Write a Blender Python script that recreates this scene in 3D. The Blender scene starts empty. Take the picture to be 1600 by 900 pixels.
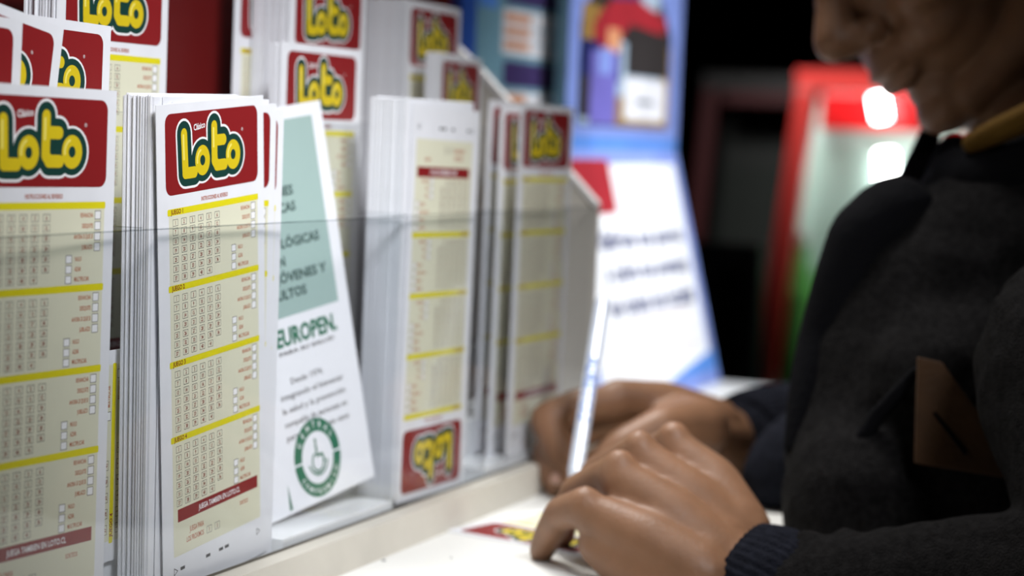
import bpy, bmesh, math, random
from math import sin, cos, radians, pi, tan
from mathutils import Vector, Matrix
random.seed(7)
SC = bpy.context.scene
COL = SC.collection

# ------------------------------------------------------------------ camera
FPX = 3200.0                                   # focal length in pixels of a 1600 px wide frame
AZ, PITCH, ROLL = radians(21.9), radians(4.3), radians(2.3)
CAM = Vector((-0.7296, -0.4458, 0.2110))
FW = Vector((cos(AZ)*cos(PITCH), sin(AZ)*cos(PITCH), -sin(PITCH)))
_r = Vector((sin(AZ), -cos(AZ), 0)); _u = _r.cross(FW)
RT = _r*cos(ROLL) + _u*sin(ROLL)
UP = -_r*sin(ROLL) + _u*cos(ROLL)
cd = bpy.data.cameras.new('camera'); cam = bpy.data.objects.new('camera', cd); COL.objects.link(cam)
m = Matrix.Identity(4)
for i in range(3):
    m[i][0] = RT[i]; m[i][1] = UP[i]; m[i][2] = -FW[i]; m[i][3] = CAM[i]
cam.matrix_world = m
cd.sensor_width = 36; cd.lens = 36*FPX/1600; cd.clip_start = 0.02
cd.dof.use_dof = True; cd.dof.focus_distance = 0.845; cd.dof.aperture_fstop = 6.0
SC.camera = cam

def at(x, y, d):
    """world point d metres deep along the view for a spot measured on the photograph"""
    return CAM + (FW + RT*((x-800)/FPX) - UP*((y-450)/FPX))*d

# ------------------------------------------------------------------ world, lamps, exposure
w = bpy.data.worlds.new('world'); SC.world = w; w.use_nodes = True
w.node_tree.nodes['Background'].inputs[0].default_value = (0.75, 0.8, 1, 1)
w.node_tree.nodes['Background'].inputs[1].default_value = 0.015
SC.view_settings.view_transform = 'Standard'; SC.view_settings.look = 'None'
SC.view_settings.gamma = 1; SC.view_settings.use_curve_mapping = False
SC.view_settings.exposure = 0.12

def area(name, loc, target, sx, sy, power, color=(1, 1, 1), spread=180):
    l = bpy.data.lights.new(name, 'AREA'); l.shape = 'RECTANGLE'; l.size = sx; l.size_y = sy
    l.energy = power; l.color = color; l.spread = radians(spread)
    o = bpy.data.objects.new(name, l); COL.objects.link(o); o.location = loc
    d = Vector(target) - Vector(loc); o.rotation_euler = d.to_track_quat('-Z', 'Y').to_euler()
    return o
area('counter_light', (0.60, 0.22, 1.15), (0.32, -0.05, 0), 0.5, 0.20, 2.3, (1, 0.98, 0.95), 60)
area('slip_fill', (-0.25, -0.52, 0.70), (0.18, 0.03, 0.12), 0.40, 0.20, 0.80, (0.95, 0.96, 1), 38)  # added unseen fill lamp, narrow cone brightens the slips and spares the face
area('poster_fill', (1.12, -0.60, 1.0), (0.86, 0.1, 0.12), 0.2, 0.2, 0.95, (0.95, 0.97, 1), 32)  # added unseen spot that brightens the white poster
area('cooler_fill', (1.9, 0.45, 0.95), (3.3, 0.30, 0.0), 0.3, 0.3, 4.0, (1, 0.97, 0.95), 50)  # unseen lamp added to brighten the red cooler

# ------------------------------------------------------------------ materials
MATS = {}
def mat(name, col, rough=0.6, metal=0, spec=0.3, noise=0, nscale=40, bump=0, bscale=200, emis=None, estr=0, sub=0, stretch=None):
    if name in MATS: return MATS[name]
    mt = bpy.data.materials.new(name); mt.use_nodes = True; nt = mt.node_tree
    b = nt.nodes['Principled BSDF']
    b.inputs['Base Color'].default_value = (*col, 1); b.inputs['Roughness'].default_value = rough
    b.inputs['Metallic'].default_value = metal; b.inputs['Specular IOR Level'].default_value = spec
    if sub:
        b.inputs['Subsurface Weight'].default_value = sub; b.inputs['Subsurface Scale'].default_value = 0.004
        b.inputs['Subsurface Radius'].default_value = (1, 0.4, 0.2)
    tc = nt.nodes.new('ShaderNodeTexCoord')
    mp = nt.nodes.new('ShaderNodeMapping'); nt.links.new(tc.outputs['Object'], mp.inputs[0])
    if stretch: mp.inputs['Scale'].default_value = stretch
    if noise:
        n = nt.nodes.new('ShaderNodeTexNoise'); n.inputs['Scale'].default_value = nscale; n.inputs['Detail'].default_value = 4
        nt.links.new(mp.outputs[0], n.inputs['Vector'])
        r = nt.nodes.new('ShaderNodeMapRange'); r.inputs['From Min'].default_value = 0.3; r.inputs['From Max'].default_value = 0.7
        r.inputs['To Min'].default_value = 1-noise; r.inputs['To Max'].default_value = 1+noise
        nt.links.new(n.outputs['Fac'], r.inputs[0])
        mx = nt.nodes.new('ShaderNodeVectorMath'); mx.operation = 'SCALE'; mx.inputs[0].default_value = col
        nt.links.new(r.outputs[0], mx.inputs['Scale']); nt.links.new(mx.outputs[0], b.inputs['Base Color'])
    if bump:
        n2 = nt.nodes.new('ShaderNodeTexNoise'); n2.inputs['Scale'].default_value = bscale; n2.inputs['Detail'].default_value = 3
        nt.links.new(mp.outputs[0], n2.inputs['Vector'])
        bp = nt.nodes.new('ShaderNodeBump'); bp.inputs['Strength'].default_value = bump; bp.inputs['Distance'].default_value = 0.002
        nt.links.new(n2.outputs['Fac'], bp.inputs['Height']); nt.links.new(bp.outputs[0], b.inputs['Normal'])
    if emis:
        b.inputs['Emission Color'].default_value = (*emis, 1); b.inputs['Emission Strength'].default_value = estr
    MATS[name] = mt; return mt

def clear(name, tint=(0.9, 0.92, 0.92), gloss=0.1, rough=0.03):
    """thin clear plastic: lets the view through with a little tint and a faint mirror"""
    mt = bpy.data.materials.new(name); mt.use_nodes = True; nt = mt.node_tree; nt.nodes.clear()
    o = nt.nodes.new('ShaderNodeOutputMaterial'); t = nt.nodes.new('ShaderNodeBsdfTransparent')
    t.inputs[0].default_value = (*tint, 1)
    g = nt.nodes.new('ShaderNodeBsdfGlossy'); g.inputs['Roughness'].default_value = rough
    lw = nt.nodes.new('ShaderNodeLayerWeight'); lw.inputs[0].default_value = .5
    x = nt.nodes.new('ShaderNodeMixShader')
    pw = nt.nodes.new('ShaderNodeMath'); pw.operation = 'POWER'; pw.inputs[1].default_value = 4; nt.links.new(lw.outputs['Facing'], pw.inputs[0])
    ml = nt.nodes.new('ShaderNodeMath'); ml.operation = 'MULTIPLY_ADD'; ml.inputs[1].default_value = gloss*2.5; ml.inputs[2].default_value = gloss*.25; nt.links.new(pw.outputs[0], ml.inputs[0])
    nt.links.new(ml.outputs[0], x.inputs[0]); nt.links.new(t.outputs[0], x.inputs[1]); nt.links.new(g.outputs[0], x.inputs[2])
    nt.links.new(x.outputs[0], o.inputs[0]); MATS[name] = mt; return mt

PAPER = mat('slip_paper', (0.76, 0.77, 0.80), 0.65, noise=0.02, nscale=90)
RED = mat('ink_red', (0.235, 0.012, 0.014), 0.5)
WHITE = mat('ink_white', (0.85, 0.85, 0.85), 0.5)
GREEN = mat('ink_dark_green', (0.008, 0.045, 0.035), 0.5)
YEL = mat('ink_yellow', (0.66, 0.50, 0.012), 0.5)
YELHI = mat('ink_pale_yellow', (0.85, 0.74, 0.16), 0.5)
BAR = mat('ink_bar_yellow', (0.72, 0.64, 0.012), 0.5)
CREAM = mat('ink_cream', (0.70, 0.69, 0.53), 0.6)
BROWN = mat('ink_rust', (0.42, 0.08, 0.02), 0.5)
DRED = mat('ink_dark_red', (0.22, 0.02, 0.02), 0.5)
GREY = mat('ink_grey', (0.10, 0.09, 0.09), 0.5)
BLACK = mat('ink_black', (0.02, 0.02, 0.025), 0.5)
TEAL = mat('ink_sage', (0.33, 0.45, 0.42), 0.6)
LGREEN = mat('ink_leaf_green', (0.03, 0.16, 0.09), 0.5)
ACRYL = clear('clear_acrylic', (0.955, 0.96, 0.965), 0.10)
LIPE = clear('clear_acrylic_edge', (0.82, 0.84, 0.85), 0.25)
EDGE = mat('acrylic_edge', (0.80, 0.84, 0.84), 0.25)
BEIGE = mat('beige_laminate', (0.56, 0.53, 0.46), 0.5, noise=0.06, nscale=30)

# ------------------------------------------------------------------ object helpers
def tag(o, label=None, cat=None, group=None, kind=None):
    if label: o['label'] = label
    if cat: o['category'] = cat
    if group: o['group'] = group
    if kind: o['kind'] = kind
    return o
def empty(name, loc=(0, 0, 0), rz=0):
    o = bpy.data.objects.new(name, None); o.empty_display_size = 0.05; COL.objects.link(o)
    o.location = loc; o.rotation_euler = (0, 0, rz); return o
class MB:
    def __init__(s): s.v = []; s.f = []; s.mi = []; s.mats = []
    def m(s, mt):
        if mt not in s.mats: s.mats.append(mt)
        return s.mats.index(mt)
    def add(s, vs, fs, mt):
        b = len(s.v); s.v += [tuple(p) for p in vs]; k = s.m(mt)
        for f in fs: s.f.append([b+i for i in f]); s.mi.append(k)
    def box(s, x0, x1, y0, y1, z0, z1, mt):
        s.add([(x, y, z) for z in (z0, z1) for y in (y0, y1) for x in (x0, x1)],
              [(0, 2, 3, 1), (4, 5, 7, 6), (0, 1, 5, 4), (2, 6, 7, 3), (0, 4, 6, 2), (1, 3, 7, 5)], mt)
    def prism(s, pts, axis, a, b, mt):
        """closed outline in the plane across `axis`, pushed from a to b"""
        def P(p, t): return {'x': (t, p[0], p[1]), 'y': (p[0], t, p[1]), 'z': (p[0], p[1], t)}[axis]
        n = len(pts); vs = [P(p, a) for p in pts]+[P(p, b) for p in pts]
        fs = [list(range(n)), list(range(2*n-1, n-1, -1))]+[(i, i+n, (i+1) % n+n, (i+1) % n) for i in range(n)]
        s.add(vs, fs, mt)
    def cyl(s, p, q, r0, r1, mt, n=20, cap=True):
        p = Vector(p); q = Vector(q); d = (q-p).normalized(); a = d.orthogonal().normalized(); b = d.cross(a)
        vs = [p+(a*cos(2*pi*i/n)+b*sin(2*pi*i/n))*r0 for i in range(n)]+[q+(a*cos(2*pi*i/n)+b*sin(2*pi*i/n))*r1 for i in range(n)]
        fs = [(i, (i+1) % n, (i+1) % n+n, i+n) for i in range(n)]
        if cap: fs += [list(range(n-1, -1, -1)), list(range(n, 2*n))]
        s.add(vs, fs, mt)
    def build(s, name, parent=None, smooth=False, bevel=0, loc=None):
        me = bpy.data.meshes.new(name); me.from_pydata(s.v, [], s.f)
        for mt in s.mats: me.materials.append(mt)
        me.polygons.foreach_set('material_index', s.mi)
        if smooth: me.polygons.foreach_set('use_smooth', [True]*len(s.f))
        me.update()
        bm = bmesh.new(); bm.from_mesh(me)
        if not getattr(s, 'flat', False): bmesh.ops.recalc_face_normals(bm, faces=bm.faces)
        bm.to_mesh(me); bm.free()
        o = bpy.data.objects.new(name, me); COL.objects.link(o)
        if parent: o.parent = parent
        if loc: o.location = loc
        if bevel:
            b = o.modifiers.new('bevel', 'BEVEL'); b.width = bevel; b.segments = 2; b.limit_method = 'ANGLE'
        return o

_tc = {}
def glyphs(s, bold=0.0):
    k = (s, bold)
    if k in _tc: return _tc[k]
    c = bpy.data.curves.new('t', 'FONT'); c.body = s; c.size = 1; c.resolution_u = 2; c.offset = bold; c.fill_mode = 'FRONT'
    o = bpy.data.objects.new('t', c); COL.objects.link(o)
    bpy.context.view_layer.update()
    dg = bpy.context.evaluated_depsgraph_get(); me = bpy.data.meshes.new_from_object(o.evaluated_get(dg))
    vs = [(v.co.x, v.co.y) for v in me.vertices]; fs = [tuple(p.vertices) for p in me.polygons]
    bpy.data.objects.remove(o); bpy.data.curves.remove(c); bpy.data.meshes.remove(me)
    if vs:
        x0 = min(v[0] for v in vs); x1 = max(v[0] for v in vs)
        vs = [(v[0]-x0, v[1]) for v in vs]; wd = x1-x0
    else: wd = 0
    _tc[k] = (vs, fs, wd); return _tc[k]

class Print:
    """flat ink on a sheet: u to the right, v up, ink a few hundredths of a millimetre proud of the paper"""
    def __init__(s, mb, y0, step=0.00002): s.mb = mb; s.y0 = y0; s.k = 0; s.st = step
    def lay(s, n): return s.y0 - s.st*n
    def poly(s, pts, mt, n):
        s.k += 1; y = s.lay(n) - 1e-7*(s.k % 60)
        s.mb.add([(p[0], y, p[1]) for p in pts], [list(range(len(pts)))], mt)
    def rect(s, u0, u1, v0, v1, mt, n): s.poly([(u0, v0), (u1, v0), (u1, v1), (u0, v1)], mt, n)
    def rrect(s, u0, u1, v0, v1, r, mt, n):
        pts = []
        for cx, cy, a in ((u1-r, v0+r, -90), (u1-r, v1-r, 0), (u0+r, v1-r, 90), (u0+r, v0+r, 180)):
            for i in range(6): pts.append((cx+r*cos(radians(a+18*i)), cy+r*sin(radians(a+18*i))))
        s.poly(pts, mt, n)
    def frame(s, u0, u1, v0, v1, t, mt, n):
        s.rect(u0, u1, v0, v0+t, mt, n); s.rect(u0, u1, v1-t, v1, mt, n)
        s.rect(u0, u0+t, v0+t, v1-t, mt, n); s.rect(u1-t, u1, v0+t, v1-t, mt, n)
    def stroke(s, a, b, r, mt, n):
        dx, dy = b[0]-a[0], b[1]-a[1]; t = math.atan2(dy, dx); pts = []
        for i in range(11): q = t-pi/2+pi*i/10; pts.append((b[0]+r*cos(q), b[1]+r*sin(q)))
        for i in range(11): q = t+pi/2+pi*i/10; pts.append((a[0]+r*cos(q), a[1]+r*sin(q)))
        s.poly(pts, mt, n)
    def ell(s, c, rx, ry, mt, n, k=28): s.poly([(c[0]+rx*cos(2*pi*i/k), c[1]+ry*sin(2*pi*i/k)) for i in range(k)], mt, n)
    def text(s, t, u, v, h, mt, n, sx=1.0, al='L', bold=0.0, rot=0):
        vs, fs, wd = glyphs(t, bold); sc = h/0.70
        ox = {'L': 0, 'C': -wd/2, 'R': -wd}[al]; c, d = cos(rot), sin(rot); y = s.lay(n)
        pts = []
        for a, b in vs:
            x = (a+ox)*sc*sx; z = b*sc; pts.append((u+x*c-z*d, y, v+x*d+z*c))
        s.mb.add(pts, fs, mt)

W, H, TH = 0.0885, 0.208, 0.0003
def logo(p, u0, v0, s, sv):
    """bubble lettering of the slip header; u0, v0 = lower left of the lettering, s = scale"""
    def X(a, b): return (u0+a*s, v0+b*sv)
    strokes = [((5, 33), (6, 8)), ((6, 6.2), (16, 6.2)),
               ((38.5, 36), (38.5, 12)), ((38.5, 26), (49, 26)), ((38.5, 12), (41, 9)), ((41, 8.5), (50, 8.5))]
    os_ = [((25, 13.5), 8.2, 10.5), ((60, 14.5), 8.4, 10.5)]
    for lay, mt, e in ((3, WHITE, 5.6), (4, GREEN, 4.2), (6, YEL, 0)):
        for a, b in strokes: p.stroke(X(*a), X(*b), (3.3+e)*s, mt, lay)
        for c, rx, ry in os_: p.ell(X(*c), (rx+e)*s, (ry+e)*sv, mt, lay)
    for c, rx, ry in os_: p.ell(X(*c), rx*0.34*s, ry*0.34*sv, GREEN, 7)
    p.stroke(X(4.2, 32), X(4.6, 16), 0.8*s, YELHI, 7); p.stroke(X(37.6, 34.5), X(37.6, 22), 0.8*s, YELHI, 7)
    for c, rx, ry in os_:
        for i in range(5):
            a0, a1 = radians(110+i*16), radians(126+i*16)
            p.stroke(X(c[0]+rx*.72*cos(a0), c[1]+ry*.72*sin(a0)), X(c[0]+rx*.72*cos(a1), c[1]+ry*.72*sin(a1)), 0.7*s, YELHI, 7)
def slip_mesh(detail=True, name='lottery_slip'):
    mb = MB(); mb.box(0, W, 0, TH, 0, H, PAPER)
    p = Print(mb, -0.00003)
    T = lambda d: H-d
    p.rrect(.0065, W-.0055, T(.0375), T(.0040), .0042, RED, 2)
    if detail:
        logo(p, .0175, T(.0330), .00073, .00061)
        p.text('Clásico', .0335, T(.0115), .0026, WHITE, 8, .85, 'C', 0.02, radians(6))
        p.text('®', .0685, T(.0145), .0014, WHITE, 8)
        p.text('INSTRUCCIONES AL REVERSO', .0455, T(.0418), .0017, BROWN, 2, .68, 'C', 0.02)
    else:
        logo(p, .0175, T(.0330), .00073, .00061)
    bars = (.0445, .0763, .1082, .1402)
    p.rect(.0085, W-.0060, T(.1905), T(.0432), CREAM, 1)
    for g, b in enumerate(bars):
        p.rrect(.0075, W-.0055, T(b+.00135), T(b-.00135), .0006, BAR, 2)
        if not detail:
            for r in range(7): p.rect(.012, .050, T(b+.0056+.0039*r), T(b+.0032+.0039*r), TEAL, 2) if False else None
        if detail:
            p.text('JUEGO %d' % (g+1), .0100, T(b+.0009), .0019, DRED, 3, .95, 'L', 0.03)
        n = 1
        for r in range(7):
            for c in range(6):
                if n > 41: break
                u = .0135+.00675*c; v = T(b+.0045+.00385*r)
                if detail: p.frame(u-.0021, u+.0021, v-.00145, v+.00145, .00022, GREY, 2)
                else: p.rect(u-.0015, u+.0015, v-.0009, v+.0009, BROWN if c < 1 else GREY, 2) if (r+c) % 2 else None
                if detail: p.text(str(n), u, v-.0008, .0016, DRED, 3, .8, 'C', 0.03)
                n += 1
        for i, t in enumerate(('REVANCHA', 'DESQUITE', 'AHORA SI QUE SI', 'JUBILAZO')):
            v = T(b+.0038+.0041*i)
            if detail:
                p.frame(.0765, .0803, v-.0017, v+.0017, .00025, GREY, 3); p.rect(.0767, .0801, v-.0015, v+.0015, WHITE, 2)
                p.text(t, .0755, v-.0008, .0017, BROWN, 2, .62, 'R', 0.02)
            else: p.rect(.070, .0755, v-.0007, v+.0007, BROWN, 2)
        for i, t in enumerate(('NULO', 'AZAR', 'MULTIPLICAR')):
            v = T(b+.0205+.0039*i)
            if detail:
                p.frame(.0592, .0630, v-.0016, v+.0016, .00025, GREY, 3); p.rect(.0594, .0628, v-.0014, v+.0014, WHITE, 2)
                p.text(t, .0648, v-.0008, .0017, BROWN, 2, .62, 'L', 0.02)
            else: p.rect(.065, .072, v-.0007, v+.0007, BROWN, 2)
    p.rect(.0120, W-.0085, T(.1760), T(.1705), RED, 3)
    if detail:
        p.text('JUEGA TAMBIEN EN LOTO.CL', .0465, T(.1744), .0023, WHITE, 4, .80, 'C', 0.02)
        p.text('SORTEOS', .0640, T(.1808), .0018, BROWN, 2, .68, 'L', 0.02)
        p.text('JUEGA PARA', .0330, T(.1822), .0023, BROWN, 2, .62, 'R', 0.02)
        p.text('LOS PROXIMOS', .0330, T(.1862), .0023, BROWN, 2, .62, 'R', 0.02)
        for i, t in enumerate('35'):
            u = .0375+.0068*i; v = T(.1850)
            p.frame(u-.0021, u+.0021, v-.0016, v+.0016, .00022, GREY, 2); p.text(t, u, v-.0008, .0016, DRED, 3, .8, 'C', .03)
    for u in (.0135, .0345, .0455, .0505): p.rect(u, u+.0036, T(.1972), T(.1958), BLACK, 2)
    for u in (.0085, .0790):
        for a, b in (((0, 0), (0, .003)), ((0, .003), (.0028, .0015)), ((.0028, .0015), (0, 0))):
            p.stroke((u+a[0], T(.1982)+a[1]), (u+b[0], T(.1982)+b[1]), .00018, BLACK, 2)
    mb.flat = True
    o = mb.build(name)
    return o
def plain_mesh():
    mb = MB(); mb.box(0, W, 0, .00045, 0, H, PAPER); p = Print(mb, -0.00003)
    p.rrect(.0065, W-.0055, H-.0375, H-.0040, .0042, RED, 2)
    p.rect(.0085, W-.0060, H-.1905, H-.0432, CREAM, 1)
    for b in (.0445, .0763, .1082, .1402): p.rect(.0075, W-.0055, H-b-.00135, H-b+.00135, BAR, 2)
    p.rect(.0120, W-.0085, H-.1760, H-.1705, RED, 3)
    mb.flat = True
    return mb.build('lottery_slip')

# ------------------------------------------------------------------ the room
def struct(o): o['kind'] = 'structure'; return o
FLOOR = -1.05
room_dark = mat('dark_wall_paint', (0.012, 0.012, 0.014), 0.8, noise=0.1, nscale=2)
def shell(name, *a, mt=room_dark):
    mb = MB(); mb.box(*a, mt); return struct(mb.build(name))
shell('floor', -2.2, 5.0, -2.6, 2.2, FLOOR-.05, FLOOR, mt=mat('dark_floor', (0.03, 0.028, 0.03), 0.4, noise=0.2, nscale=6))
shell('ceiling', -2.2, 5.0, -2.6, 2.2, 1.75, 1.8)
shell('wall_back', 5.0, 5.1, -2.6, 2.2, FLOOR, 1.75)
shell('wall_left', -2.2, 5.0, 2.2, 2.3, FLOOR, 1.75)
shell('wall_right', -2.2, 5.0, -2.7, -2.6, FLOOR, 1.75)
shell('wall_front', -2.3, -2.2, -2.6, 2.2, FLOOR, 1.75)

# ------------------------------------------------------------------ the counter
LAM = mat('white_laminate', (0.80, 0.80, 0.77), 0.35, spec=0.4, noise=0.03, nscale=9)
ct = empty('counter', (0.0, 0, FLOOR)); ct.location = (0, 0, FLOOR)
tag(ct, 'white laminate counter on which the slip display stands and the man writes', 'counter')
mb = MB(); mb.box(-1.3, 1.02, -.375, .42, -.035-FLOOR, -FLOOR, LAM); mb.build('worktop', ct, bevel=.003)
mb = MB(); mb.box(-1.28, 1.0, -.36, .40, .06, -.035-FLOOR, mat('counter_front', (0.35, 0.33, 0.30), 0.5)); mb.build('cabinet', ct)
mb = MB(); mb.box(-1.25, .97, -.32, .36, 0, .06, mat('plinth_black', (0.02, 0.02, 0.02), 0.6)); mb.build('plinth', ct)

# ------------------------------------------------------------------ the slip display
rack = empty('slip_display', (0.1, 0.04, 0))
tag(rack, 'tiered clear acrylic slip rack with dark red backboard standing on the white counter', 'display rack')
def rp(mb, name, bevel=0):
    o = mb.build(name, rack, bevel=bevel); o.matrix_parent_inverse = Matrix.Translation((-.1, -.04, 0)); return o
X0, X1 = -.34, .508
FZ = .0092
mb = MB(); mb.prism([(-.0200, 0), (-.0165, .0160), (-.0064, .0160), (-.0064, 0)], 'x', X0, X1, BEIGE); mb.box(X0, X1, -.0064, .105, 0.0, .0070, BEIGE); rp(mb, 'base')
mb = MB(); mb.box(X0, X1, -.0064, .105, .0070, FZ, mat('frosted_tray', (0.82, 0.84, 0.85), 0.2, spec=.5)); rp(mb, 'tray')
mb = MB(); mb.box(X0, X1, -.0062, -.0042, FZ, .1668, ACRYL); mb.box(X0, X1, -.0062, -.0042, .1668, .1673, LIPE); rp(mb, 'front_lip')
RIS = mat('riser_plastic', (0.72, 0.74, 0.76), 0.3)
mb = MB(); mb.box(X0, X1, .0215, .0625, FZ, .0415, RIS); rp(mb, 'riser')
mb = MB(); mb.box(X0, X1, .0625, .1030, FZ, .0742, RIS); rp(mb, 'riser')
mb = MB(); mb.box(X0, X1, .0395, .0410, .0415, .2135, ACRYL); mb.box(X0, X1, .0395, .0410, .2135, .2138, LIPE); rp(mb, 'middle_lip')
BB = mat('backboard_red', (0.115, 0.004, 0.004), 0.55)
mb = MB(); mb.box(X0, X1, .1032, .1065, .0195, .36, BB); rp(mb, 'backboard')
def divider(x, ymax=.0213, top=.1676, name='divider'):
    mb = MB(); mb.box(x, x+.002, -.0041, ymax, FZ, top, ACRYL); mb.box(x, x+.002, -.0041, ymax, top, top+.0004, LIPE); rp(mb, name)
mb = MB(); mb.box(X0, -.0302, -.0040, .0213, FZ, .0136, RIS); rp(mb, 'pocket_floor')
for a_, b_ in ((.0985, .2165), (.3370, .5055)):
    mb = MB(); mb.box(a_, b_, -.0040, .0213, FZ, .0202, mat('frosted_tray', (1, 1, 1))); rp(mb, 'pocket_floor')
mb = MB(); mb.box(X0, X1, -.0066, -.0062, .0161, .0172, mat('grime', (.12, .11, .09), .8)); rp(mb, 'grimy_seam')
for x in (-.0300, .2185, .3345): divider(x)
prof = [(-.0062, .0092), (-.0062, .1650), (.0790, .2480), (.1030, .2690), (.1030, .0092)]
endm = mat('milky_end_panel', (0.72, 0.69, 0.62), 0.35)
mb = MB(); mb.prism(prof, 'x', X1-.002, X1+.001, endm); rp(mb, 'end_panel')
mb = MB(); mb.prism([(-.0062, .1650), (.0790, .2480), (.1030, .2690), (.1030, .2725), (.0775, .2515), (-.0062, .1690)], 'x', X1-.004, X1+.003, mat('white_edge_highlight', (0.9, 0.9, 0.9), 0.3)); rp(mb, 'edge_highlight')  # highlight along the acrylic panel edge, put in as a white strip

# ------------------------------------------------------------------ slips
full = slip_mesh(True); full.name = 'lottery_slip'
lite = plain_mesh()
FULLM, LITEM = full.data, lite.data
mb = MB(); mb.box(0, W, 0, .00045, 0, H, PAPER); blank = mb.build('lottery_slip'); BLANKM = blank.data; bpy.data.objects.remove(blank)
bpy.data.objects.remove(full); bpy.data.objects.remove(lite)
def slip(x, y, z, label, group=None, me=None, roll=0, yaw=0, lean=0, flip=False, cat='lottery slip'):
    o = bpy.data.objects.new('lottery_slip', me or FULLM); COL.objects.link(o)
    M = Matrix.Translation((x, y, z)) @ Matrix.Rotation(yaw, 4, 'Z') @ Matrix.Rotation(-lean, 4, 'X') @ Matrix.Rotation(-roll, 4, 'Y')
    if flip: M = M @ Matrix.Translation((W, 0, H)) @ Matrix.Rotation(pi, 4, 'Y')
    o.matrix_world = M
    tag(o, label, cat, group); return o
def stack(x, y, z, n, label, group, pitch=.0005, jx=.0007, jz=.0009, roll=0, yaw=0, me=None, stray=.12):
    for i in range(n):
        dz = abs(random.gauss(0, jz)); dx = random.uniform(-jx, jx)
        if random.random() < stray: dx -= .0012
        slip(x+dx-sin(yaw)*pitch*i, y+cos(yaw)*pitch*i, z+dz, label, group, me or LITEM, roll=roll, yaw=yaw)
R = radians
# front row
slip(-.1335, .0045, .0140, 'leftmost slip of the front row with a large header, cut by the left picture edge', roll=R(-.3), yaw=R(-3.5))
slip(.0010, -.0010, .0093, 'sharp, slightly tilted slip at the front of the thick second front pile', roll=R(4.6))
slip(.0025, -.0002, .0105, 'slip whose red corner peeks out right behind the sharp focused slip', roll=R(1.2))
slip(.0080, .0006, .0093, 'slip showing a sliver of red right edge, third sheet of the second front pile', roll=R(.3))
slip(-.0030, .0012, .0125, 'slip with its red left edge showing just left of the sharp focused slip', roll=R(1.0))
stack(-.0075, .0020, .0120, 29, 'white slip edge inside the thick pile behind the sharp focused slip', 'slips in the second front pile', jx=.0007, jz=.0006, stray=.06, roll=R(1.4))
sw = slip(0, 0, 0, 'slip turned on its side, seen in the gap left of the second front pile')
sw.matrix_world = Matrix.Translation((.0588, .0195, .0270)) @ Matrix.Rotation(-pi/2, 4, 'Y')
# slips standing high behind the leftmost slip
slip(-.1690, .0228, .0418, 'slip at the far left edge, just its red header corner showing over the leftmost slip', roll=R(-2))
slip(-.1600, .0270, .0540, 'tilted slip with half an o of its logo showing, second behind the leftmost slip', roll=R(-9))
slip(-.0895, .0330, .0425, 'slip showing the last two logo letters above the leftmost slip', roll=R(-1.0))
# third front pile: upside-down slip in front
slip(.2265, -.0010, .0165, 'upside-down slip with its red logo at the bottom, front of the third front pile', roll=R(-1.2), flip=True)
stack(.2235, .0000, .0185, 40, 'white slip edge inside the blurred pile behind the upside-down slip', 'slips in the third front pile', jx=.0003, jz=.0004, stray=0, me=BLANKM)
# fourth front pile, fanned
slip(.3770, -.0010, .0215, 'blurred front slip of the last pile before the milky end panel', roll=R(-.6))
slip(.3780, .0115, .0195, 'slip with a strip of its logo showing left of the last pile front slip', roll=R(-.5))
slip(.3790, .0195, .0225, 'slip with a narrow red strip, leftmost of the fanned last front pile', roll=R(-.5))
# middle tier
slip(.1690, .0430, .0440, 'blurred slip with its whole logo showing, above the green-printed leaflet')
stack(.1690, .0437, .0425, 11, 'white slip edge behind the blurred slip above the leaflet', 'slips in the middle tier pile', jx=.0003, jz=.0004, stray=0)
slip(.3600, .0430, .0480, 'small far slip with only its logo showing over the upside-down slip', yaw=R(7))
stack(.3600, .0437, .0480, 16, 'white slip edge of the small far pile, behind the upside-down slip', 'slips in the small far pile', jx=.0003, jz=.0003, yaw=R(7), stray=0, me=BLANKM)
# top tier
slip(.0085, .0640, .0743, 'blurred slip of the top tier in front of the dark red backboard at left')
stack(.0085, .0648, .0743, 30, 'grey slip edge in the top tier pile at the upper left', 'slips in the top left pile')
slip(.2150, .0640, .0825, 'top tier slip with its logo directly above the other logo in the middle')
stack(.2150, .0648, .0800, 42, 'grey slip edge in the top tier pile at the upper middle', 'slips in the top middle pile', jx=.0005, jz=.0004, stray=0)
slip(.1985, .0870, .0850, 'slip with a red sliver at the back left of the top middle pile')
slip(.3580, .0640, .0785, 'rightmost slip of the top tier, its logo at the upper middle of the picture', yaw=R(3))
stack(.3580, .0648, .0785, 50, 'lilac grey slip edge in the thick top tier pile beside the blue board', 'slips in the top right pile', jx=.0004, jz=.0003, yaw=R(3), stray=0)

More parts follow.
